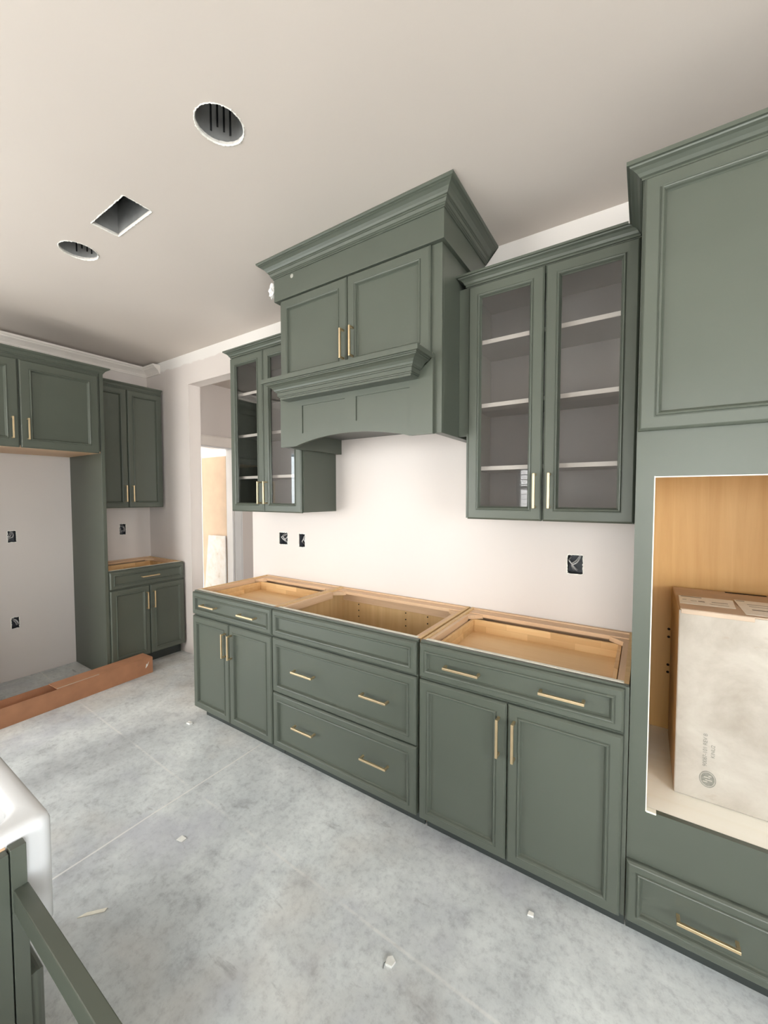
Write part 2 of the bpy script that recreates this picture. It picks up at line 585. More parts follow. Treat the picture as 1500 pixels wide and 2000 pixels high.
def ragged_ring(pts_fn, n, seed, w=0.006):
    """thin torn paper rim hanging around an opening"""
    rnd = random.Random(seed)
    bm = bmesh.new()
    a, b, c = [], [], []
    for k in range(n):
        p, out = pts_fn(k / n)
        e = w * rnd.uniform(0.35, 1.0) * (1.6 if rnd.random() < 0.08 else 1)
        dz = rnd.uniform(0.001, 0.004)
        a.append(bm.verts.new((p[0] - out[0] * 0.002, p[1] - out[1] * 0.002, ZC + 0.002)))
        b.append(bm.verts.new((p[0] + out[0] * e * 0.3, p[1] + out[1] * e * 0.3, ZC - dz)))
        c.append(bm.verts.new((p[0] + out[0] * e, p[1] + out[1] * e, ZC - 0.0006)))
    for k in range(n):
        j = (k + 1) % n
        bm.faces.new((a[k], a[j], b[j], b[k]))
        bm.faces.new((b[k], b[j], c[j], c[k]))
    return bm


for i, (cx, cy, r) in enumerate(CANS):
    root = empty('recessed_light_can', (0, 0, 0))
    tag(root, ('larger round recessed light can opening in ceiling, nearest the camera' if i == 0 else
               'small round recessed light can opening in ceiling beside the rectangular duct, farthest away'), 'light fixture', 'open light cans in the ceiling')
    bm = bmesh.new()
    n = 48
    z1 = ZC + 0.15
    lo = [bm.verts.new((cx + 1.03 * r * math.cos(2 * math.pi * k / n), cy + 1.03 * r * math.sin(2 * math.pi * k / n), ZC + 0.012)) for k in range(n)]
    hi = [bm.verts.new((cx + 1.03 * r * math.cos(2 * math.pi * k / n), cy + 1.03 * r * math.sin(2 * math.pi * k / n), z1)) for k in range(n)]
    for k in range(n):
        bm.faces.new((lo[k], lo[(k + 1) % n], hi[(k + 1) % n], hi[k]))
    bm.faces.new(hi)
    obj('housing', bm, m_steel, root, smooth=False)
    slots = []
    bm = bmesh.new()
    for q in range(4):
        a = R(118 + q * 16)
        rr = r * 1.02
        tube(bm, [(cx + rr * math.cos(a), cy + rr * math.sin(a), ZC + 0.035 + 0.012 * (q % 3)), (cx + rr * math.cos(a), cy + rr * math.sin(a), z1 - 0.002)], 0.0035, 6)
    obj('slot', bm, m_dark, root)
    bm = bmesh.new()
    pts = [(cx + r * 0.4 * math.cos(t * 1.9 + i) * (1 - t * 0.25), cy + r * 0.45 * math.sin(t * 2.3 + i), z1 - 0.002 - 0.055 * t) for t in [k / 9 for k in range(10)]]
    tube(bm, pts, 0.004, 6)
    obj('wire', bm, m_wire if i == 0 else simple('red_brown_wire', (0.25, 0.06, 0.05), 0.5), root, smooth=True)
    bm = ragged_ring(lambda t: ((cx + r * math.cos(2 * math.pi * t), cy + r * math.sin(2 * math.pi * t)), (math.cos(2 * math.pi * t), math.sin(2 * math.pi * t))), 110, i + 5, 0.0065)
    obj('torn_rim', bm, m_plaster, root)

root = empty('ceiling_duct')
tag(root, 'rectangular air duct cut-out in the ceiling with ragged white edge', 'duct')
x0, x1, y0, y1 = DUCT
bm = bmesh.new()
for (p, q) in (((x0, y0), (x1, y0)), ((x1, y0), (x1, y1)), ((x1, y1), (x0, y1)), ((x0, y1), (x0, y0))):
    bm.faces.new([bm.verts.new(t) for t in ((*p, ZC + 0.012), (*q, ZC + 0.012), (*q, ZC + 0.16), (*p, ZC + 0.16))])
obj('duct_boot', bm, m_steel, root)
boxes('damper', m_dark, root, [(x0, x1, y0, y1, ZC + 0.16, ZC + 0.17)])


def rect_pt(t):
    w, h = x1 - x0, y1 - y0
    s = t * 2 * (w + h)
    if s < w: return (x0 + s, y0), (0, -1)
    s -= w
    if s < h: return (x1, y0 + s), (1, 0)
    s -= h
    if s < w: return (x1 - s, y1), (0, 1)
    s -= w
    return (x0, y1 - s), (-1, 0)


obj('torn_rim', ragged_ring(rect_pt, 120, 11, 0.0075), m_plaster, root)

# ------------------------------------------------------------------ trim
def crown_path(name, prof, yend, xend):
    """ceiling crown along the left wall, mitred in the corner, short return on the back wall"""
    bm = bmesh.new()
    rows = []
    for p, z in prof:
        rows.append([bm.verts.new((XL + p, yend, z)), bm.verts.new((XL + p, -p, z)), bm.verts.new((xend, -p, z))])
    n = len(rows)
    for i in range(n):
        a, b = rows[i], rows[(i + 1) % n]
        for k in (0, 1):
            bm.faces.new((a[k], a[k + 1], b[k + 1], b[k]))
    bm.faces.new([r[2] for r in rows])
    bm.faces.new([r[0] for r in rows][::-1])
    return obj(name, bm, m_white_trim)


PROF_C = [(0.001, 2.690), (0.010, 2.690), (0.012, 2.700), (0.016, 2.703), (0.018, 2.712), (0.026, 2.722), (0.040, 2.735), (0.053, 2.744),
          (0.058, 2.750), (0.058, 2.755), (0.066, 2.758), (0.070, 2.764), (0.070, 2.774), (0.001, 2.774)]
tag(crown_path('trim_1', PROF_C, YB, -1.645), kind='structure')

# hall door: casing, jamb
tag(boxes('trim_2', m_white_trim, None, [(XL + 0.0005, XL + 0.019, 0.27, 1.120, 2.080, 2.184), (XL + 0.0005, XL + 0.026, 0.26, 1.130, 2.184, 2.196)], 0.002), kind='structure')
tag(boxes('trim_3', m_white, None, [(XL + 0.0005, XL + 0.019, 1.008, 1.115, 0, 2.080), (XL + 0.019, XL + 0.024, 1.098, 1.115, 0, 2.080)], 0.002), kind='structure')
tag(boxes('trim_4', m_white, None, [(XL - 0.1145, XL + 0.0004, 0.985, 1.0055, 0, 2.06), (XL - 0.1145, XL + 0.0004, 0.381, 1.0055, 2.06, 2.0775), (XL - 0.1145, XL + 0.0004, 0.381, 0.401, 0, 2.06)]), kind='structure')
d = empty('door_1', (0, 0, 0))
tag(d, kind='structure')
boxes('door_leaf', m_tan, d, [(-2.545, -2.030, 0.985, 1.020, 0.012, 1.992)], 0.002)
boxes('hinge', m_steel, d, [(-2.030, -2.022, 0.990, 1.010, z, z + 0.09) for z in (0.25, 1.0, 1.72)])
bm = bmesh.new()
prism(bm, [(-2.52, 0.001), (-2.036, 0.001), (-2.036, 0.992), (-2.385, 0.985)], 'y', 0.962, 0.978)
o = obj('leaning_board', bm, m_stained)
tag(o, 'white scuffed board leaning on the tan door in the bright side room', 'board')

# ------------------------------------------------------------------ windows behind the camera, placed to match the light except the reflected one
def window(name, axis, plane, u0, u1, z0, z1, split_z=None, split_u=None, depth=0.06):
    root = empty(name)
    tag(root, kind='structure')
    f = 0.045
    def B(a, b, c, d_, t0, t1):
        return (a, b, plane + t0, plane + t1, c, d_) if axis == 'y' else (plane + t0, plane + t1, a, b, c, d_)
    fr = [B(u0, u0 + f, z0, z1, -0.09, -0.03), B(u1 - f, u1, z0, z1, -0.09, -0.03), B(u0 + f, u1 - f, z0, z0 + f, -0.09, -0.03), B(u0 + f, u1 - f, z1 - f, z1, -0.09, -0.03)]
    boxes('window_frame', m_white, root, fr, 0.003)
    if split_z: boxes('sash_rail', m_white, root, [B(u0 + f, u1 - f, split_z - 0.02, split_z + 0.02, -0.085, -0.035)], 0.002)
    if split_u: boxes('mullion', m_white, root, [B(split_u - 0.035, split_u + 0.035, z0 + f, z1 - f, -0.088, -0.032)], 0.002)
    boxes('pane', m_pane, root, [B(u0 + f * 0.8, u1 - f * 0.8, z0 + f * 0.8, z1 - f * 0.8, -0.062, -0.058)])
    return root


window('window_1', 'y', YB, 0.745, 1.14, 0.85, 1.925, split_z=1.62)
window('window_2', 'y', YB, -1.75, 0.02, 0.5, 2.3, split_u=-0.86)
window('window_3', 'x', XL, -4.25, -2.6, 0.12, 2.15, split_u=-3.42)
window('window_4', 'y', YB, 2.2, 3.9, 0.5, 2.3, split_u=3.05)
window('window_5', 'x', XR + 0.115, -3.7, -2.1, 0.7, 2.25, split_u=-2.9)
window('added_hall_window', 'x', XR + 0.115, 0.45, 1.45, 1.0, 2.25, split_z=1.62)  # unseen window added to go with the hall fill lamp
nb = empty('neighbour_house', (0.0, -8.2, -0.125))
tag(nb, 'white lap-sided house standing outside the rear window', 'house')
boxes('sheathing', m_siding, nb, [(-5.0, 4.5, -0.3, -0.02, 0.0, 5.2)])
bm = bmesh.new()
prism(bm, [(0.0, 0.0), (0.012, 0.0), (-0.006, 0.118), (-0.015, 0.118)], 'x', -5.0, 4.5)
pm = bpy.data.meshes.new('siding_board')
bmesh.ops.recalc_face_normals(bm, faces=bm.faces[:])
bm.to_mesh(pm); bm.free(); pm.materials.append(m_siding)
for k in range(44):
    obj('siding_board', pm, None, nb, loc=(0, -0.005, 0.05 + k * 0.115))

# ------------------------------------------------------------------ cabinet pieces
def rings(bm, x0, x1, z0, z1, yb, prof):
    """mitred picture-frame: profile (inset, outwards), outwards is -y"""
    L = []
    for ins, out in prof:
        a, b, c, d_ = x0 + ins, x1 - ins, z0 + ins, z1 - ins
        L.append([bm.verts.new(p) for p in ((a, yb - out, c), (b, yb - out, c), (b, yb - out, d_), (a, yb - out, d_))])
    n = len(L)
    for i in range(n):
        p, q = L[i], L[(i + 1) % n]
        for k in range(4):
            bm.faces.new((p[k], p[(k + 1) % 4], q[(k + 1) % 4], q[k]))


def door_profile(w):
    return [(0.001, 0.0), (0.0, 0.009), (0.0010, 0.0130), (0.0060, 0.0185), (0.0085, 0.020), (w - 0.004, 0.020), (w - 0.0025, 0.0188), (w - 0.0010, 0.0188),
            (w + 0.0010, 0.0230), (w + 0.0035, 0.0245), (w + 0.0065, 0.0235), (w + 0.0095, 0.0195), (w + 0.0120, 0.0125), (w + 0.0150, 0.0085), (w + 0.0150, 0.0)]


_handles = {}


def handle(parent, cx, cz, yp, vertical=True, L=0.148):
    key = (vertical, L)
    if key not in _handles:
        bm = bmesh.new()
        t = 0.0048
        a = L / 2
        if vertical:
            box(bm, -t, t, -0.034, -0.025, -a, a)
            box(bm, -t, t, -0.0255, 0.0, -a, -a + 2 * t)
            box(bm, -t, t, -0.0255, 0.0, a - 2 * t, a)
        else:
            box(bm, -a, a, -0.034, -0.025, -t, t)
            box(bm, -a, -a + 2 * t, -0.0255, 0.0, -t, t)
            box(bm, a - 2 * t, a, -0.0255, 0.0, -t, t)
        bmesh.ops.recalc_face_normals(bm, faces=bm.faces[:])
        me = bpy.data.meshes.new('handle')
        bm.to_mesh(me); bm.free(); me.materials.append(m_brass)
        _handles[key] = me
    o = obj('handle', _handles[key], None, parent, 0.0012, loc=(cx, yp, cz))
    o['label'] = 'brushed brass bar pull'
    return o


def front(root, name, x0, x1, z0, z1, yb, w, handles=(), mat=None, glass=False):
    """framed door or drawer front: frame ring with bead, recessed panel (or pane), pulls"""
    bm = bmesh.new()
    rings(bm, x0, x1, z0, z1, yb, door_profile(w))
    o = obj(name, bm, mat or m_green, root)
    i = w + 0.0140
    if glass:
        boxes('glass_pane', m_glass, o, [(x0 + i, x1 - i, yb - 0.0082, yb - 0.0045, z0 + i, z1 - i)])
    else:
        boxes('panel', mat or m_green, o, [(x0 + i, x1 - i, yb - 0.0080, yb - 0.002, z0 + i, z1 - i)])
    for (cx, cz, vert) in handles:
        handle(o, cx, cz, yb - 0.020, vert)
    return o


def crown(bm, x0, x1, yf, yb, prof, left=True, right=True):
    """cabinet crown: front run with mitred returns. prof (projection, z)"""
    L = []
    for p, z in prof:
        a = x0 - (p if left else 0)
        b = x1 + (-1.08 * p - 0.002 if right == 'cope' else p if right else 0)      # 'cope': cut to fit a neighbouring crown
        L.append([bm.verts.new(q) for q in ((a, yb, z), (a, yf - p, z), (b, yf - p, z), (b, yb, z))])
    for i in range(len(L) - 1):
        for k in range(3):
            bm.faces.new((L[i][k], L[i][k + 1], L[i + 1][k + 1], L[i + 1][k]))
    bm.faces.new(L[-1])
    bm.faces.new(L[0][::-1])
    bm.faces.new([r[0] for r in L] )
    bm.faces.new([r[3] for r in L][::-1])


def wall_crown(z):
    return [(0.0, z), (0.006, z), (0.006, z + 0.007), (0.011, z + 0.010), (0.015, z + 0.019), (0.024, z + 0.028), (0.033, z + 0.032), (0.035, z + 0.036), (0.042, z + 0.037), (0.042, z + 0.046)]


CT = 0.876      # cabinet box height
FF = -0.615     # front of face frame
ZD0, ZD1 = 0.098, 0.712


def base_carcass(root, W, mids=(), drawer=True, fill_right=0.0, holes=False, side_paint=None):
    t = 0.016
    for a, b in ((0.001, t), (W - t, W - 0.001)):
        boxes('side_panel', side_paint or m_ply, root, [(a, b, -0.597, -0.004, 0.10, CT - 0.001), (a, b, -0.530, -0.004, 0.0, 0.10)])
    bp = boxes('back_panel', m_ply, root, [(t, W - t, -0.014, -0.004, 0.0, CT - 0.06)])
    if holes:
        me = None
        for hx in (0.14, 0.50, 0.65):
            for hz in (0.775, 0.735, 0.695):
                if me is None:
                    bm = bmesh.new()
                    prism(bm, [(0.0045 * math.cos(k * math.pi / 5), 0.0045 * math.sin(k * math.pi / 5)) for k in range(10)], 'y', -0.001, 0.0)
                    h = obj('pin_hole', bm, m_hole, bp, loc=(hx, -0.0141, hz)); me = h.data
                else:
                    obj('pin_hole', me, None, bp, loc=(hx, -0.0141, hz))
    boxes('bottom_panel', m_ply, root, [(t, W - t, -0.597, -0.014, 0.10, 0.116)])
    boxes('rear_nailer', m_maple_x, root, [(t, W - t, -0.024, -0.004, CT - 0.085, CT - 0.001)], 0.001)
    boxes('stretcher', m_maple_x, root, [(t, W - t, -0.088, -0.026, CT - 0.024, CT - 0.006)], 0.001)
    for sx, xx in ((1, t + 0.0005), (-1, W - t - 0.0005)):
        bm = bmesh.new()
        prism(bm, [(xx, -0.0885), (xx + sx * 0.075, -0.0885), (xx, -0.150)], 'z', CT - 0.030, CT - 0.010)
        obj('corner_block', bm, m_maple_x, root)
    for a, b in ((t, t + 0.02), (W - t - 0.02, W - t)):
        boxes('side_rail', m_maple_y, root, [(a, b, -0.575, -0.155, CT - 0.045, CT - 0.004)], 0.001)
    st = 0.034
    fr = [(0.0005, st, FF, -0.597, 0.10, CT - 0.001), (W - st, W - 0.0005, FF, -0.597, 0.10, CT - 0.001), (st, W - st, FF, -0.597, CT - 0.030, CT - 0.001), (st, W - st, FF, -0.597, 0.10, 0.130)]
    for z in mids:
        fr.append((st, W - st, FF, -0.597, z - 0.018, z + 0.018))
    boxes('face_frame', m_green, root, fr)
    boxes('front_rail', m_raw_edge, root, [(t, W - t, -0.5968, -0.578, CT - 0.045, CT)], 0.0008)
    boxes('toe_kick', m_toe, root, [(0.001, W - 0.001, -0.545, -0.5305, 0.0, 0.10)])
    if drawer:
        db = bmesh.new()
        a, b, c, d_ = t + 0.026, W - t - 0.026, -0.575, -0.105
        z0, z1 = 0.772, 0.845
        box(db, a, a + 0.014, c, d_, z0, z1); box(db, b - 0.014, b, c, d_, z0, z1)
        box(db, a + 0.014, b - 0.014, d_ - 0.014, d_, z0, z1); box(db, a + 0.014, b - 0.014, c, c + 0.014, z0, z1)
        dbo = obj('drawer_box', db, m_drawer, root, 0.001)
        boxes('drawer_bottom', m_dbot, dbo, [(a + 0.014, b - 0.014, c + 0.014, d_ - 0.014, z0 + 0.004, z0 + 0.012)])


G1 = 'base cabinets along the range wall'
XA, XB, XC, XD = -0.1216, 0.6425, 1.5646, 2.3346


def two_door_base(loc, W, label, rz=0.0, dw=0.0, one_pull=False, group=None):
    root = empty('base_cabinet', loc, rz)
    tag(root, label, 'cabinet', group)
    base_carcass(root, W, (0.717,))
    a, b = 0.002, W - 0.003 - dw
    mid = (a + b) / 2
    w = b - a
    hs = [(mid, 0.798, False)] if one_pull else [(a + 0.262 * w, 0.799, False), (a + 0.752 * w, 0.799, False)]
    front(root, 'drawer_front', a, b, 0.722, 0.868, FF, 0.028, hs)
    front(root, 'door', a, mid - 0.0015, ZD0, ZD1, FF, 0.040, [(mid - 0.030, 0.583, True)])
    front(root, 'door', mid + 0.0015, b, ZD0, ZD1, FF, 0.040, [(mid + 0.028, 0.583, True)])
    if dw:
        boxes('filler_strip', m_green, root, [(W - dw - 0.001, W + 0.0005, FF - 0.004, -0.597, 0.10, CT - 0.002)])
    return root


two_door_base((XA, 0, 0), XB - XA, 'sage green base cabinet with open top, leftmost on the range wall beside the cased opening', group=G1)
root = empty('base_cabinet', (XB + 0.001, 0, 0))
tag(root, 'wide sage green drawer base cabinet directly under the range hood', 'cabinet', G1)
W = XC - XB - 0.011
base_carcass(root, W, (0.717, 0.408), drawer=False, holes=True)
for z0, z1, hz in ((0.722, 0.868, None), (0.410, 0.714, 0.570), (0.098, 0.404, 0.270)):
    hs = [] if hz is None else [(0.895 - XB, hz, False), (1.342 - XB, hz, False)]
    front(root, 'drawer_front', 0.002, W - 0.002, z0, z1, FF, 0.028 if hz is None else 0.036, hs)
two_door_base((XC, 0, 0), XD - XC - 0.003, 'sage green base cabinet with open top next to the tall oven cabinet', dw=0.010, group=G1)

# ------------------------------------------------------------------ glass wall cabinets
UZ0, UZ1 = 1.387, 2.457


def glass_upper(loc, W, xd0, xd1, label, crown_left, crown_right, filler=None):
    root = empty('glass_door_cabinet', loc)
    tag(root, label, 'cabinet', 'glass-door wall cabinets beside the hood')
    t = 0.016
    z0, z1 = 1.391, 2.466
    for a, b in ((0.0, t), (W - t, W)):
        boxes('side_panel', m_green, root, [(a, b, -0.293, -0.002, z0, z1)])
    boxes('back_panel', m_green_in, root, [(t, W - t, -0.010, -0.002, z0, z1)])
    boxes('top_panel', m_green_in, root, [(t, W - t, -0.293, -0.010, z1 - t, z1)])
    boxes('bottom_panel', m_green, root, [(t, W - t, -0.293, -0.010, z0, z0 + t)])
    st = 0.036
    boxes('face_frame', m_green, root, [(0, st, -0.310, -0.293, z0, z1), (W - st, W, -0.310, -0.293, z0, z1), (st, W - st, -0.310, -0.293, z1 - st, z1), (st, W - st, -0.310, -0.293, z0, z0 + 0.03)])
    for z in (2.222, 1.928, 1.634):
        s = boxes('shelf', m_green_in, root, [(t, W - t, -0.268, -0.011, z - 0.017, z)])
        boxes('shelf_edge', m_shelf_edge, s, [(t, W - t, -0.272, -0.268, z - 0.018, z + 0.0005)])
    mid = (xd0 + xd1) / 2
    front(root, 'door', xd0, mid - 0.002, UZ0, UZ1, -0.310, 0.046, [(mid - 0.028, 1.517, True)], glass=True)
    front(root, 'door', mid + 0.002, xd1, UZ0, UZ1, -0.310, 0.046, [(mid + 0.031, 1.517, True)], glass=True)
    bm = bmesh.new()
    crown(bm, 0, W + (0.0 if filler is None else 0.004), -0.310, -0.002, wall_crown(z1), crown_left, crown_right)
    obj('crown_moulding', bm, m_green, root)
    if filler:
        boxes('filler_strip', m_green, root, [filler])
    return root


glass_upper((-0.115, 0, 0), 0.697, 0.006, 0.691, 'glass-door green wall cabinet left of the hood, above the cased opening side', True, False)
glass_upper((1.645, 0, 0), 0.685, 0.012, 0.683, 'glass-door green wall cabinet between the hood and the tall oven cabinet', True, 'cope',
            (-0.041, 0.0, -0.305, -0.285, 1.780, 2.466))

# ------------------------------------------------------------------ range hood
hood = empty('range_hood', (0, 0, 0))
tag(hood, 'large sage green wooden range hood with crown, mantel shelf and arched valance', 'range hood')
HX0, HX1, HY = 0.594, 1.603, -0.497
ZB = 1.775
boxes('side_panel', m_green, hood, [(HX0, HX0 + 0.040, HY + 0.02, -0.003, ZB, 2.70)], 0.001)
boxes('side_panel', m_green, hood, [(HX1 - 0.040, HX1, HY + 0.02, -0.003, ZB, 2.70)], 0.001)
boxes('face_frame', m_green, hood, [(HX0, HX0 + 0.055, HY, HY + 0.02, ZB, 2.70), (HX1 - 0.055, HX1, HY, HY + 0.02, ZB, 2.70), (HX0 + 0.055, HX1 - 0.055, HY, HY + 0.02, 1.90, 2.70)], 0.001)
boxes('liner', m_green_in, hood, [(HX0 + 0.040, HX1 - 0.040, HY + 0.02, -0.003, 1.871, 1.880)])
VX0, VX1 = 0.608, 1.569
XCN = 1.090


def arch(x):
    u = abs(x - XCN) / 0.365
    if u >= 1: return ZB - 0.003
    s = 1 - u * u
    return ZB - 0.003 + 0.045 * (s if s > 0.12 else s * s / 0.12)


def strip(bm, xs, f0, f1, y0, y1):
    rows = []
    for x in xs:
        rows.append([bm.verts.new(p) for p in ((x, y0, f0(x)), (x, y0, f1(x)), (x, y1, f1(x)), (x, y1, f0(x)))])
    for a, b in zip(rows, rows[1:]):
        for k in range(4):
            bm.faces.new((a[k], a[(k + 1) % 4], b[(k + 1) % 4], b[k]))
    bm.faces.new(rows[0]); bm.faces.new(rows[-1][::-1])


def lin(a, b, n):
    return [a + (b - a) * k / n for k in range(n + 1)]


bm = bmesh.new()
YV = HY - 0.020
strip(bm, lin(VX0, VX1, 60), arch, lambda x: 2.125, YV + 0.006, HY - 0.0005)
val = obj('valance', bm, m_green, hood)
P0, P1, P2, P3 = 0.776, 1.075, 1.145, 1.452
bot = lambda x: arch(x) + 0.054
bm = bmesh.new()
top = lambda x: 2.125
strip(bm, lin(VX0, P0, 12), arch, top, YV, YV + 0.0062)
strip(bm, lin(P3, VX1, 10), arch, top, YV, YV + 0.0062)
strip(bm, lin(P1, P2, 6), arch, top, YV, YV + 0.0062)
for a, b in ((P0, P1), (P2, P3)):
    strip(bm, lin(a, b, 24), arch, bot, YV, YV + 0.0062)
    strip(bm, lin(a, b, 2), lambda x: 1.990, top, YV, YV + 0.0062)
bmesh.ops.remove_doubles(bm, verts=bm.verts[:], dist=1e-5)
obj('valance_frame', bm, m_green, val)
# mantel shelf
bm = bmesh.new()
mp = [(0.0, 2.020), (0.0, 2.030), (0.005, 2.0305), (0.005, 2.036), (0.010, 2.0365), (0.010, 2.055), (0.016, 2.0555), (0.016, 2.061), (0.020, 2.063), (0.024, 2.071), (0.033, 2.081),
      (0.046, 2.088), (0.054, 2.090), (0.054, 2.095), (0.060, 2.0955), (0.060, 2.100), (0.071, 2.1005), (0.071, 2.122)]
crown(bm, 0.675, 1.495, -0.582, YV - 0.0003, mp)
obj('mantel_shelf', bm, m_green, hood)
# doors
hm = (0.613 + 1.553) / 2 + 0.006
front(hood, 'door', 0.613, hm - 0.0015, 2.127, 2.592, HY - 0.0005, 0.048, [(hm - 0.020, 2.258, True)])
front(hood, 'door', hm + 0.0015, 1.553, 2.127, 2.592, HY - 0.0005, 0.048, [(hm + 0.040, 2.258, True)])
# frieze and crown
FX0, FX1, FY = 0.570, 1.621, -0.5215
boxes('frieze', m_green, hood, [(FX0, FX1, FY, -0.003, 2.594, 2.725)], 0.001)
bm = bmesh.new()
cz = 2.718
cp = [(0.0, cz), (0.005, cz), (0.005, cz + 0.005), (0.010, cz + 0.007), (0.010, cz + 0.012), (0.014, cz + 0.014), (0.018, cz + 0.026), (0.022, cz + 0.028), (0.022, cz + 0.033), (0.027, cz + 0.035),
      (0.032, cz + 0.042), (0.041, cz + 0.052), (0.053, cz + 0.060), (0.060, cz + 0.063), (0.060, cz + 0.066), (0.066, cz + 0.068), (0.070, cz + 0.072), (0.070, ZC - 0.001)]
crown(bm, FX0, FX1, FY, -0.003, cp)
obj('crown_moulding', bm, m_green, hood)
bm = bmesh.new()
prism(bm, [(0.011 * math.cos(k * math.pi / 8), 0.011 * math.sin(k * math.pi / 8)) for k in range(16)], 'y', -0.0012, 0.0)
o = obj('filler_spot', bm, simple('putty_grey', (0.42, 0.41, 0.36), 0.7), hood, loc=(0.713, FY - 0.0002, 2.700))

# crumpled plastic scrap hanging off the hood's left end
rnd = random.Random(21)
bm = bmesh.new()
bmesh.ops.create_icosphere(bm, subdivisions=3, radius=1.0)
for v in bm.verts:
    k = 1 + 0.35 * rnd.uniform(-1, 1)
    v.co = Vector((v.co.x * 0.019 * k, v.co.y * 0.016 * k, v.co.z * 0.036 * k))
o = obj('plastic_scrap', bm, m_plastic, loc=(0.5375, -0.505, 2.668))
o.rotation_euler = (0.15, 0.2, 0)
tag(o, 'crumpled white plastic scrap stuck to the left end of the hood crown', 'scrap')

# ------------------------------------------------------------------ tall oven cabinet
tall = empty('oven_cabinet', (2.3346, 0, 0))
tag(tall, 'tall sage green oven cabinet with open wooden niche at the right edge', 'cabinet')
TW = 0.785
t = 0.018
for a, b in ((0, t), (TW - t, TW)):
    boxes('side_panel', m_green, tall, [(a, b, -0.596, -0.002, 0.10, 2.478), (a, b, -0.53, -0.002, 0.0, 0.10)])
NZ0, NZ1 = 0.484, 1.553
NX0, NX1 = 0.0515, TW - 0.052
boxes('niche_back', m_niche, tall, [(t, TW - t, -0.026, -0.010, NZ0 - 0.02, NZ1 + 0.12)])
boxes('niche_side', m_niche, tall, [(t + 0.0005, t + 0.012, -0.590, -0.026, NZ0, NZ1 + 0.10)])
boxes('niche_side', m_niche, tall, [(TW - t - 0.012, TW - t - 0.0005, -0.590, -0.026, NZ0, NZ1 + 0.10)])
boxes('niche_ceiling', m_niche, tall, [(t + 0.012, TW - t - 0.012, -0.590, -0.026, NZ1 + 0.08, NZ1 + 0.098)])
boxes('niche_deck', m_deck, tall, [(t, TW - t, -0.594, -0.026, NZ0 - 0.020, NZ0 - 0.0008)])
nb_ = tall.children[2]
me = None
for hz in (0.922, 0.888, 0.766, 0.734):
    for hx in (0.124, TW - 0.124):
        if me is None:
            bm = bmesh.new()
            prism(bm, [(0.0055 * math.cos(k * math.pi / 5), 0.0055 * math.sin(k * math.pi / 5)) for k in range(10)], 'y', -0.001, 0.0)
            me = obj('screw_hole', bm, m_hole, nb_, loc=(hx, -0.0261, hz)).data
        else:
            obj('screw_hole', me, None, nb_, loc=(hx, -0.0261, hz))
ffr = [(0, NX0 - 0.003, -0.615, -0.596, 0.10, 2.478), (NX1 + 0.003, TW, -0.615, -0.596, 0.10, 2.478), (NX0 - 0.003, NX1 + 0.003, -0.615, -0.596, NZ1 + 0.003, 2.478),
       (NX0 - 0.003, NX1 + 0.003, -0.615, -0.596, 0.10, NZ0 - 0.006), (NX0 + 0.026, NX1 + 0.003, -0.615, -0.596, NZ0 - 0.006, NZ0)]
boxes('face_frame', m_green, tall, ffr)
boxes('cut_edge', m_raw_edge, tall, [(NX0 - 0.003, NX0, -0.6154, -0.5965, NZ0 - 0.004, NZ1 + 0.004), (NX1, NX1 + 0.003, -0.6154, -0.5965, NZ0, NZ1 + 0.003),
                                     (NX0, NX1, -0.6154, -0.5965, NZ1, NZ1 + 0.003), (NX0, NX0 + 0.026, -0.6152, -0.5965, NZ0 - 0.006, NZ0)])
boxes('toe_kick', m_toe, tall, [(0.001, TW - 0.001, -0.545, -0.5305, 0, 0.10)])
md = TW / 2
front(tall, 'door', 0.003, md - 0.0015, 1.697, 2.462, -0.615, 0.044, [(md - 0.030, 1.830, True)])
front(tall, 'door', md + 0.0015, TW - 0.003, 1.697, 2.462, -0.615, 0.044, [(md + 0.030, 1.830, True)])
front(tall, 'drawer_front', 0.001, TW - 0.003, 0.100, 0.306, -0.615, 0.030, [(0.208, 0.203, False), (TW - 0.208, 0.203, False)])
bm = bmesh.new()
crown(bm, 0, TW, -0.615, -0.002, [(0.0, 2.466), (0.004, 2.466), (0.004, 2.472), (0.010, 2.475), (0.016, 2.483), (0.026, 2.491), (0.035, 2.495), (0.037, 2.499), (0.044, 2.500), (0.044, 2.512)])
obj('crown_moulding', bm, m_green, tall)

# carton inside the niche
cb = empty('cardboard_box', (0, 0, 0))
tag(cb, 'tall dusty cardboard box standing in the oven niche', 'box')
BX0, BX1, BY0, BY1, BZ0, BZ1 = 2.464, 3.02, -0.465, -0.060, NZ0, 1.115
bm = bmesh.new()
box(bm, BX0, BX1, BY0, BY1, BZ0, BZ1)
o = obj('carton_body', bm, m_kraft, cb, 0.004)
o.data.materials.append(m_kraft_side)
for f in o.data.polygons:
    if f.normal.z > 0.5 or abs(f.normal.x) > 0.5: f.material_index = 1
boxes('top_flap', m_kraft_side, cb, [(BX0 + 0.004, BX1 - 0.004, BY0 + 0.002, BY0 + 0.150, BZ1 + 0.0002, BZ1 + 0.004)], 0.001)
boxes('front_lip', m_kraft_side, cb, [(BX0 + 0.006, BX0 + 0.19, BY0 - 0.003, BY0 - 0.0002, BZ1 - 0.012, BZ1 + 0.003)], 0.001)
boxes('hand_slot', m_hole, cb, [(2.632, 2.752, -0.088, -0.070, BZ1 + 0.0001, BZ1 + 0.0012)])
zt = BZ1 + 0.0042


def flat(name, pts, z, mat, parent, h=0.0006):
    bm = bmesh.new()
    prism(bm, pts, 'z', z, z + h)
    return obj(name, bm, mat, parent)


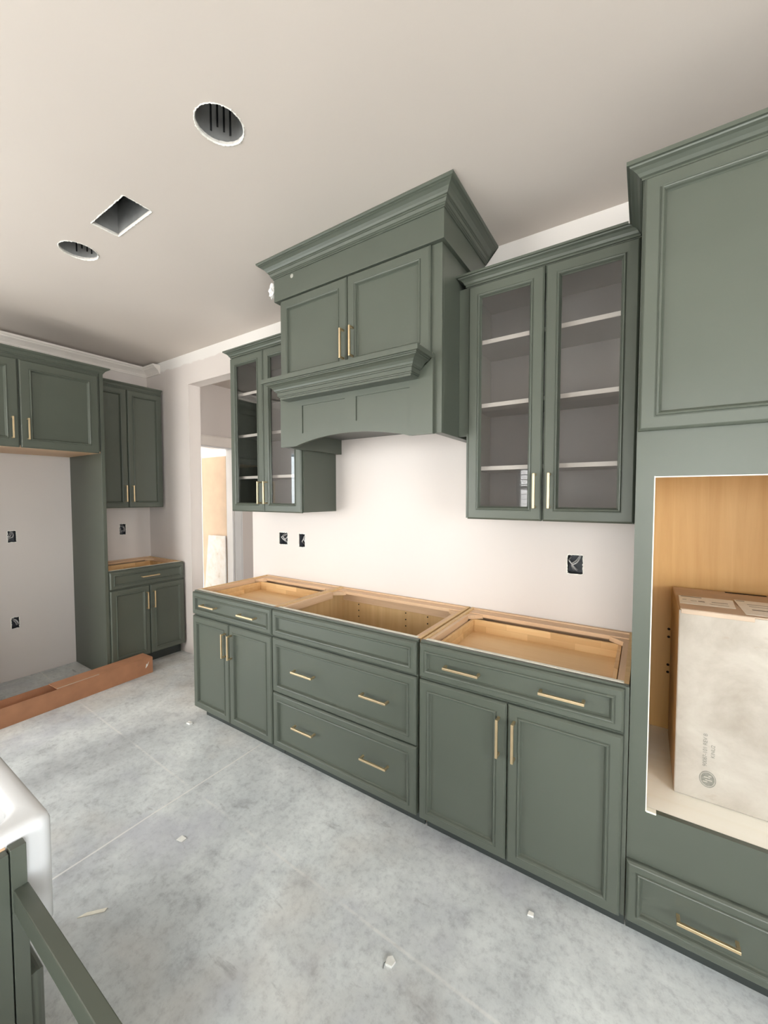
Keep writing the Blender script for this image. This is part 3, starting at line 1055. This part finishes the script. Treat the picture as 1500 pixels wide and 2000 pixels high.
lb1 = flat('shipping_label', [(2.471, -0.385), (2.622, -0.378), (2.632, -0.246), (2.474, -0.252)], zt, m_paper, cb)
lb2 = flat('shipping_label', [(2.637, -0.440), (2.80, -0.440), (2.80, -0.225), (2.637, -0.225)], zt, m_paper, cb)
zp = zt + 0.0007
for (x, y, w, h) in ((2.480, -0.268, 0.062, 0.010), (2.505, -0.330, 0.018, 0.005), (2.527, -0.334, 0.018, 0.012), (2.565, -0.322, 0.044, 0.007), (2.556, -0.354, 0.052, 0.004), (2.482, -0.322, 0.012, 0.006)):
    flat('print_line', [(x, y), (x + w, y), (x + w, y + h), (x, y + h)], zp, m_print, lb1, 0.0002)
for (x, y, w, h) in ((2.642, -0.245, 0.022, 0.010), (2.664, -0.290, 0.060, 0.006), (2.664, -0.320, 0.060, 0.005), (2.664, -0.372, 0.090, 0.012)):
    flat('print_line', [(x, y), (x + w, y), (x + w, y + h), (x, y + h)], zp, m_stamp, lb2, 0.0002)


def text_mesh(s, size):
    cu = bpy.data.curves.new('stamp', 'FONT')
    cu.body = s
    cu.size = size
    cu.align_x = 'LEFT'
    o_ = bpy.data.objects.new('stamp', cu)
    COL.objects.link(o_)
    bpy.context.view_layer.update()
    me_ = bpy.data.meshes.new_from_object(o_.evaluated_get(bpy.context.evaluated_depsgraph_get()))
    bpy.data.objects.remove(o_)
    return me_


for s, px, pz, sz in (('90087-101 REV B', 2.5495, 0.603, 0.0155), ('KINU2', 2.5695, 0.637, 0.0150)):
    me = text_mesh(s, sz)
    me.materials.append(m_stamp)
    o = bpy.data.objects.new('stamped_text', me)
    COL.objects.link(o)
    o.parent = cb
    o.location = (px, BY0 - 0.0006, pz)
    o.rotation_euler = (R(90), R(-90), 0)
bm = bmesh.new()
cx, czz = 2.553, 0.562
ring_o, ring_i = 0.0255, 0.0235
n = 32
pts = lambda r: [bm.verts.new((cx + r * 0.8 * math.cos(2 * math.pi * k / n), BY0 - 0.0006, czz + r * math.sin(2 * math.pi * k / n))) for k in range(n)]
a, b = pts(0.0275), pts(0.0245)
for k in range(n):
    bm.faces.new((a[k], a[(k + 1) % n], b[(k + 1) % n], b[k]))
bm.faces.new(pts(0.0225))
obj('round_stamp', bm, m_stamp, cb)
bm = bmesh.new()
for (dx, dz, w, h) in ((-0.010, 0.004, 0.016, 0.003), (-0.006, -0.004, 0.018, 0.003), (0.002, 0.010, 0.008, 0.003), (-0.012, -0.011, 0.012, 0.003)):
    box(bm, cx + dx, cx + dx + w, BY0 - 0.0009, BY0 - 0.0007, czz + dz, czz + dz + h)
obj('stamp_motif', bm, m_kraft, cb)

# ------------------------------------------------------------------ cabinets on the left wall (local frame turned 90 degrees)
RZ = R(90)
nook = two_door_base((XL, -0.642, 0), 0.630, 'dark green base cabinet in the far corner beside the tall end panel', RZ, one_pull=True)
root = empty('corner_cabinet', (XL, -0.642, 0), RZ)
tag(root, 'dark green two-door wall cabinet hung in the far left corner', 'cabinet')
NW = 0.615
boxes('cabinet_body', m_green, root, [(0, NW, -0.310, -0.001, 1.391, 2.466)], 0.001)
mid = 0.302
front(root, 'door', 0.003, mid - 0.0015, 1.387, 2.457, -0.310, 0.046, [(mid - 0.028, 1.517, True)])
front(root, 'door', mid + 0.0015, NW - 0.003, 1.387, 2.457, -0.310, 0.046, [(mid + 0.030, 1.517, True)])
bm = bmesh.new()
crown(bm, 0.0395, NW, -0.310, -0.001, [(p * 0.75, z) for p, z in wall_crown(2.466)], False, False)
obj('crown_moulding', bm, m_green, root)

root = empty('refrigerator_cabinet', (XL, -1.655, 0), RZ)
tag(root, 'dark green deep wall cabinet over the refrigerator alcove at the left edge', 'cabinet')
FW = 0.983
boxes('cabinet_body', m_green, root, [(0, FW, -0.615, -0.001, 1.850, 2.468)], 0.001)
boxes('bottom_panel', m_maple_x, root, [(0.002, FW - 0.002, -0.614, -0.002, 1.836, 1.8495)])
boxes('outer_panel', m_green, root, [(-0.028, -0.0005, -0.622, -0.001, 0.0, 2.466)], 0.0015)
mid = 0.489
front(root, 'door', 0.003, mid - 0.003, 1.834, 2.442, -0.615, 0.058, [(mid - 0.042, 1.965, True)])
front(root, 'door', mid + 0.003, FW - 0.012, 1.834, 2.442, -0.615, 0.058, [(mid + 0.042, 1.965, True)])
bm = bmesh.new()
crown(bm, 0, FW + 0.026, -0.615, -0.002, wall_crown(2.467), False, True)
obj('crown_moulding', bm, m_green, root)
pl = boxes('end_panel', m_green, None, [(XL + 0.001, XL + 0.622, -0.6710, -0.6445, 0.0, 2.466)], 0.0015)
tag(pl, 'tall flat dark green end panel between refrigerator alcove and corner cabinets', 'panel')

# long open carton on the floor
cr = empty('long_carton', (-1.107, -0.405, 0), R(92.5))
tag(cr, 'long low brown cardboard carton lying on the floor before the refrigerator alcove', 'box')
CL, CWD, CH = 1.50, 0.148, 0.130
# local: x towards -(length), front at y=0 side facing room; with rz 91.4 deg local -x runs along -y world
b_ = m_brown_board
k = 0.004
boxes('front_side', b_, cr, [(-CL, 0, 0.0, k, 0.0005, CH)])
boxes('rear_side', b_, cr, [(-CL, 0, CWD - k, CWD, 0.0005, CH)])
boxes('carton_base', b_, cr, [(-CL, 0, k, CWD - k, 0.0005, 0.005)])
boxes('carton_end', b_, cr, [(-k, 0, k, CWD - k, 0.005, CH)])
boxes('carton_end', b_, cr, [(-CL, -CL + k, k, CWD - k, 0.005, CH)])
boxes('top_flap', b_, cr, [(-0.665, -0.002, 0.001, CWD - 0.001, CH + 0.0003, CH + 0.005)], 0.001)
boxes('folded_flap', m_kraft_side, cr, [(-0.665, -0.40, 0.002, 0.010, CH + 0.0052, CH + 0.0075)])
bm = bmesh.new()
prism(bm, [(-0.060, 0.055), (-0.045, 0.068), (-0.030, 0.105), (-0.046, 0.082), (-0.052, 0.092)], 'y', -0.0012, -0.0003)
obj('tape_scrap', bm, m_paper, cr)

# ------------------------------------------------------------------ outlet boxes
def outlet(axis, u0, u1, z0, z1, label, grp, seed):
    rnd = random.Random(seed)
    root = empty('junction_box', (0, 0, 0))
    tag(root, label, 'outlet box', grp)
    def T(u, dep, z):      # dep into the wall
        return (u, dep, z) if axis == 'y' else (XL - dep, u, z)
    bm = bmesh.new()
    dp = 0.055
    e = 0.0005
    a, b, c, d_ = u0 + e, u1 - e, z0 + e, z1 - e
    fr = [bm.verts.new(T(*q)) for q in ((a, 0.006, c), (b, 0.006, c), (b, 0.006, d_), (a, 0.006, d_))]
    bk = [bm.verts.new(T(*q)) for q in ((a, dp, c), (b, dp, c), (b, dp, d_), (a, dp, d_))]
    for k in range(4):
        bm.faces.new((fr[k], fr[(k + 1) % 4], bk[(k + 1) % 4], bk[k]))
    bm.faces.new(bk)
    obj('box_shell', bm, m_boxblue, root)
    w, h = u1 - u0, z1 - z0
    for q in range(3):
        bm = bmesh.new()
        ph = rnd.uniform(0, 6)
        us = rnd.uniform(0.3, 0.7)
        pts = []
        for k in range(14):
            t = k / 13
            pts.append(T(u0 + w * (us + 0.26 * math.sin(ph + t * 4.2)), 0.050 - 0.045 * math.sin(math.pi * t) , z0 + h * (0.90 - 0.75 * t + 0.06 * math.sin(9 * t + ph))))
        tube(bm, pts, 0.0034 if w < 0.08 else 0.004, 6)
        obj('wire', bm, m_wire, root, smooth=True)
    # ragged paper edge round the cut
    bm = bmesh.new()
    m = 44
    A, B = [], []
    for k in range(m):
        s = k / m * 2 * (w + h)
        if s < w: p, o_ = (u0 + s, z0), (0, -1)
        elif s < w + h: p, o_ = (u1, z0 + s - w), (1, 0)
        elif s < 2 * w + h: p, o_ = (u1 - (s - w - h), z1), (0, 1)
        else: p, o_ = (u0, z1 - (s - 2 * w - h)), (-1, 0)
        g = rnd.uniform(-0.004, 0.001)
        A.append(bm.verts.new(T(p[0] + o_[0] * g, -0.0012, p[1] + o_[1] * g)))
        g2 = rnd.uniform(0.002, 0.005)
        B.append(bm.verts.new(T(p[0] + o_[0] * g2, -0.0004, p[1] + o_[1] * g2)))
    for k in range(m):
        j = (k + 1) % m
        bm.faces.new((A[k], A[j], B[j], B[k]))
    obj('torn_edge', bm, m_plaster, root)


GO = 'open electrical boxes in the walls'
outlet('y', *OUT_MAIN[0], 'wider open outlet box with wires under the left glass cabinet', GO, 1)
outlet('y', *OUT_MAIN[1], 'narrow open outlet box, right one of the pair under the left glass cabinet', GO, 2)
outlet('y', *OUT_MAIN[2], 'open outlet box with bundled pale wires under the right glass cabinet', GO, 3)
outlet('x', *OUT_LEFT[0], 'upper open outlet box on the refrigerator alcove wall', GO, 4)
outlet('x', *OUT_LEFT[1], 'lower open outlet box near the floor on the refrigerator alcove wall', GO, 5)
outlet('x', *OUT_LEFT[2], 'open outlet box above the far corner base cabinet', GO, 6)

# ------------------------------------------------------------------ island sink cabinet (faces the range wall) and sink
isl = empty('sink_base_cabinet', (1.446, -2.502, 0), R(180))
tag(isl, 'dark green island sink cabinet with a bare front rail at the lower left corner', 'cabinet')
IW = 0.866
for a, b in ((0.0, 0.018), (IW - 0.018, IW)):
    boxes('side_panel', m_green, isl, [(a, b, -0.586, 0.0, 0.10, 0.872), (a, b, -0.53, 0.0, 0.0, 0.10)], 0.001)
boxes('back_panel', m_ply, isl, [(0.018, IW - 0.018, -0.012, 0.0, 0.0, 0.872)])
boxes('bottom_panel', m_ply, isl, [(0.018, IW - 0.018, -0.586, -0.012, 0.10, 0.116)])
boxes('face_frame', m_green, isl, [(0.0, 0.020, -0.610, -0.588, 0.10, 0.876), (IW - 0.020, IW, -0.610, -0.588, 0.10, 0.876), (0.020, IW - 0.02, -0.610, -0.588, 0.628, 0.655), (0.020, IW - 0.02, -0.610, -0.588, 0.10, 0.13)], 0.001)
boxes('top_cleat', m_maple_y, isl, [(0.0185, 0.032, -0.586, -0.02, 0.84, 0.874)])
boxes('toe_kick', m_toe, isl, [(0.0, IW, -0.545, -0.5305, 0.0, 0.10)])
front(isl, 'door', 0.002, IW / 2 - 0.0015, 0.10, 0.624, -0.610, 0.04, [(IW / 2 - 0.03, 0.50, True)])
front(isl, 'door', IW / 2 + 0.0015, IW - 0.002, 0.10, 0.624, -0.610, 0.04, [(IW / 2 + 0.03, 0.50, True)])
boxes('front_rail', m_green, isl, [(-0.640, -0.0003, -0.611, -0.590, 0.762, 0.803)], 0.0015)
boxes('end_leg', m_green, isl, [(-0.665, -0.640, -0.611, 0.0, 0.0, 0.803)], 0.001)

sink = empty('farmhouse_sink', (0, 0, 0))
tag(sink, 'white fireclay apron-front sink set in the island cabinet', 'sink')
SX0, SX1, SY0, SY1, SZ0, SZ1 = 0.602, 1.4235, -2.330, -1.846, 0.660, 0.892


def rrect(x0, x1, y0, y1, r, n=6):
    out = []
    for cx, cy, a0 in ((x1 - r, y1 - r, 0), (x0 + r, y1 - r, 90), (x0 + r, y0 + r, 180), (x1 - r, y0 + r, 270)):
        for k in range(n + 1):
            a = R(a0 + 90 * k / n)
            out.append((cx + r * math.cos(a), cy + r * math.sin(a)))
    return out


bm = bmesh.new()
L = []
def loop(ins, z, r):
    L.append([bm.verts.new((x, y, z)) for x, y in rrect(SX0 + ins, SX1 - ins, SY0 + ins, SY1 - ins, r)])
rim = 0.042
for ins, z, r in ((0.022, SZ0, 0.012), (0.006, SZ0 + 0.007, 0.018), (0.0, SZ0 + 0.022, 0.020), (0.0, SZ1 - 0.016, 0.020), (0.003, SZ1 - 0.006, 0.019), (0.010, SZ1 - 0.001, 0.018), (0.018, SZ1, 0.018),
                  (rim - 0.008, SZ1, 0.05), (rim, SZ1 - 0.004, 0.055), (rim + 0.005, SZ1 - 0.016, 0.055), (rim + 0.008, SZ0 + 0.07, 0.055), (rim + 0.022, SZ0 + 0.038, 0.05), (rim + 0.05, SZ0 + 0.030, 0.04)):
    loop(ins, z, r)
for a, b in zip(L, L[1:]):
    n = len(a)
    for k in range(n):
        bm.faces.new((a[k], a[(k + 1) % n], b[(k + 1) % n], b[k]))
bm.faces.new(L[0][::-1])
bm.faces.new(L[-1])
obj('sink_basin', bm, m_ceram, sink, smooth=True)
bm = bmesh.new()
prism(bm, [(1.01 + 0.045 * math.cos(k * math.pi / 12), -2.09 + 0.045 * math.sin(k * math.pi / 12)) for k in range(24)], 'z', SZ0 + 0.0302, SZ0 + 0.033)
obj('drain', bm, m_steel, sink)

# ------------------------------------------------------------------ scraps on the slab
def scrap(x, y, rz, pts, h, mat, label):
    bm = bmesh.new()
    prism(bm, pts, 'z', 0.0004, h)
    rr = random.Random(int(x * 1000))
    for v in bm.verts:
        if v.co.z > 0.001: v.co.z += rr.uniform(-0.3, 0.9) * h
    o = obj('floor_scrap', bm, mat, loc=(x, y, 0))
    o.rotation_euler.z = rz
    return tag(o, label, 'scrap', 'builders scraps on the slab')


scrap(1.71, -1.087, 0.5, [(-0.016, -0.010), (0.004, -0.016), (0.016, 0.0), (0.006, 0.014), (-0.010, 0.010)], 0.005, m_paper, 'small cream scrap with a dark thread on the floor near the bottom of the picture')
bm = bmesh.new()
tube(bm, [(1.698, -1.090, 0.002), (1.694, -1.100, 0.002), (1.699, -1.114, 0.002)], 0.0012, 5)
tag(obj('thread', bm, m_print), 'short dark thread lying by the cream floor scrap', 'thread')
scrap(-0.113, -0.672, 0.2, [(-0.020, -0.008), (0.012, -0.014), (0.022, 0.004), (0.0, 0.014), (-0.016, 0.008)], 0.008, m_paper, 'white scrap on the floor at the left base cabinet corner')
scrap(0.734, -1.544, 0.9, [(-0.045, -0.004), (0.040, -0.009), (0.046, 0.003), (-0.02, 0.007)], 0.002, m_raw_edge, 'thin pale splinter on the floor in front of the white sink')
scrap(0.700, -1.195, 0.3, [(-0.018, -0.012), (0.014, -0.014), (0.020, 0.006), (-0.010, 0.014)], 0.002, m_paper, 'flat pale paper bit on the floor between sink and drawer cabinet')
scrap(2.05, -0.690, 0.3, [(-0.010, -0.006), (0.010, -0.008), (0.012, 0.004), (-0.004, 0.008)], 0.004, m_plaster, 'tiny white plaster crumb on the floor under the right base cabinet doors')
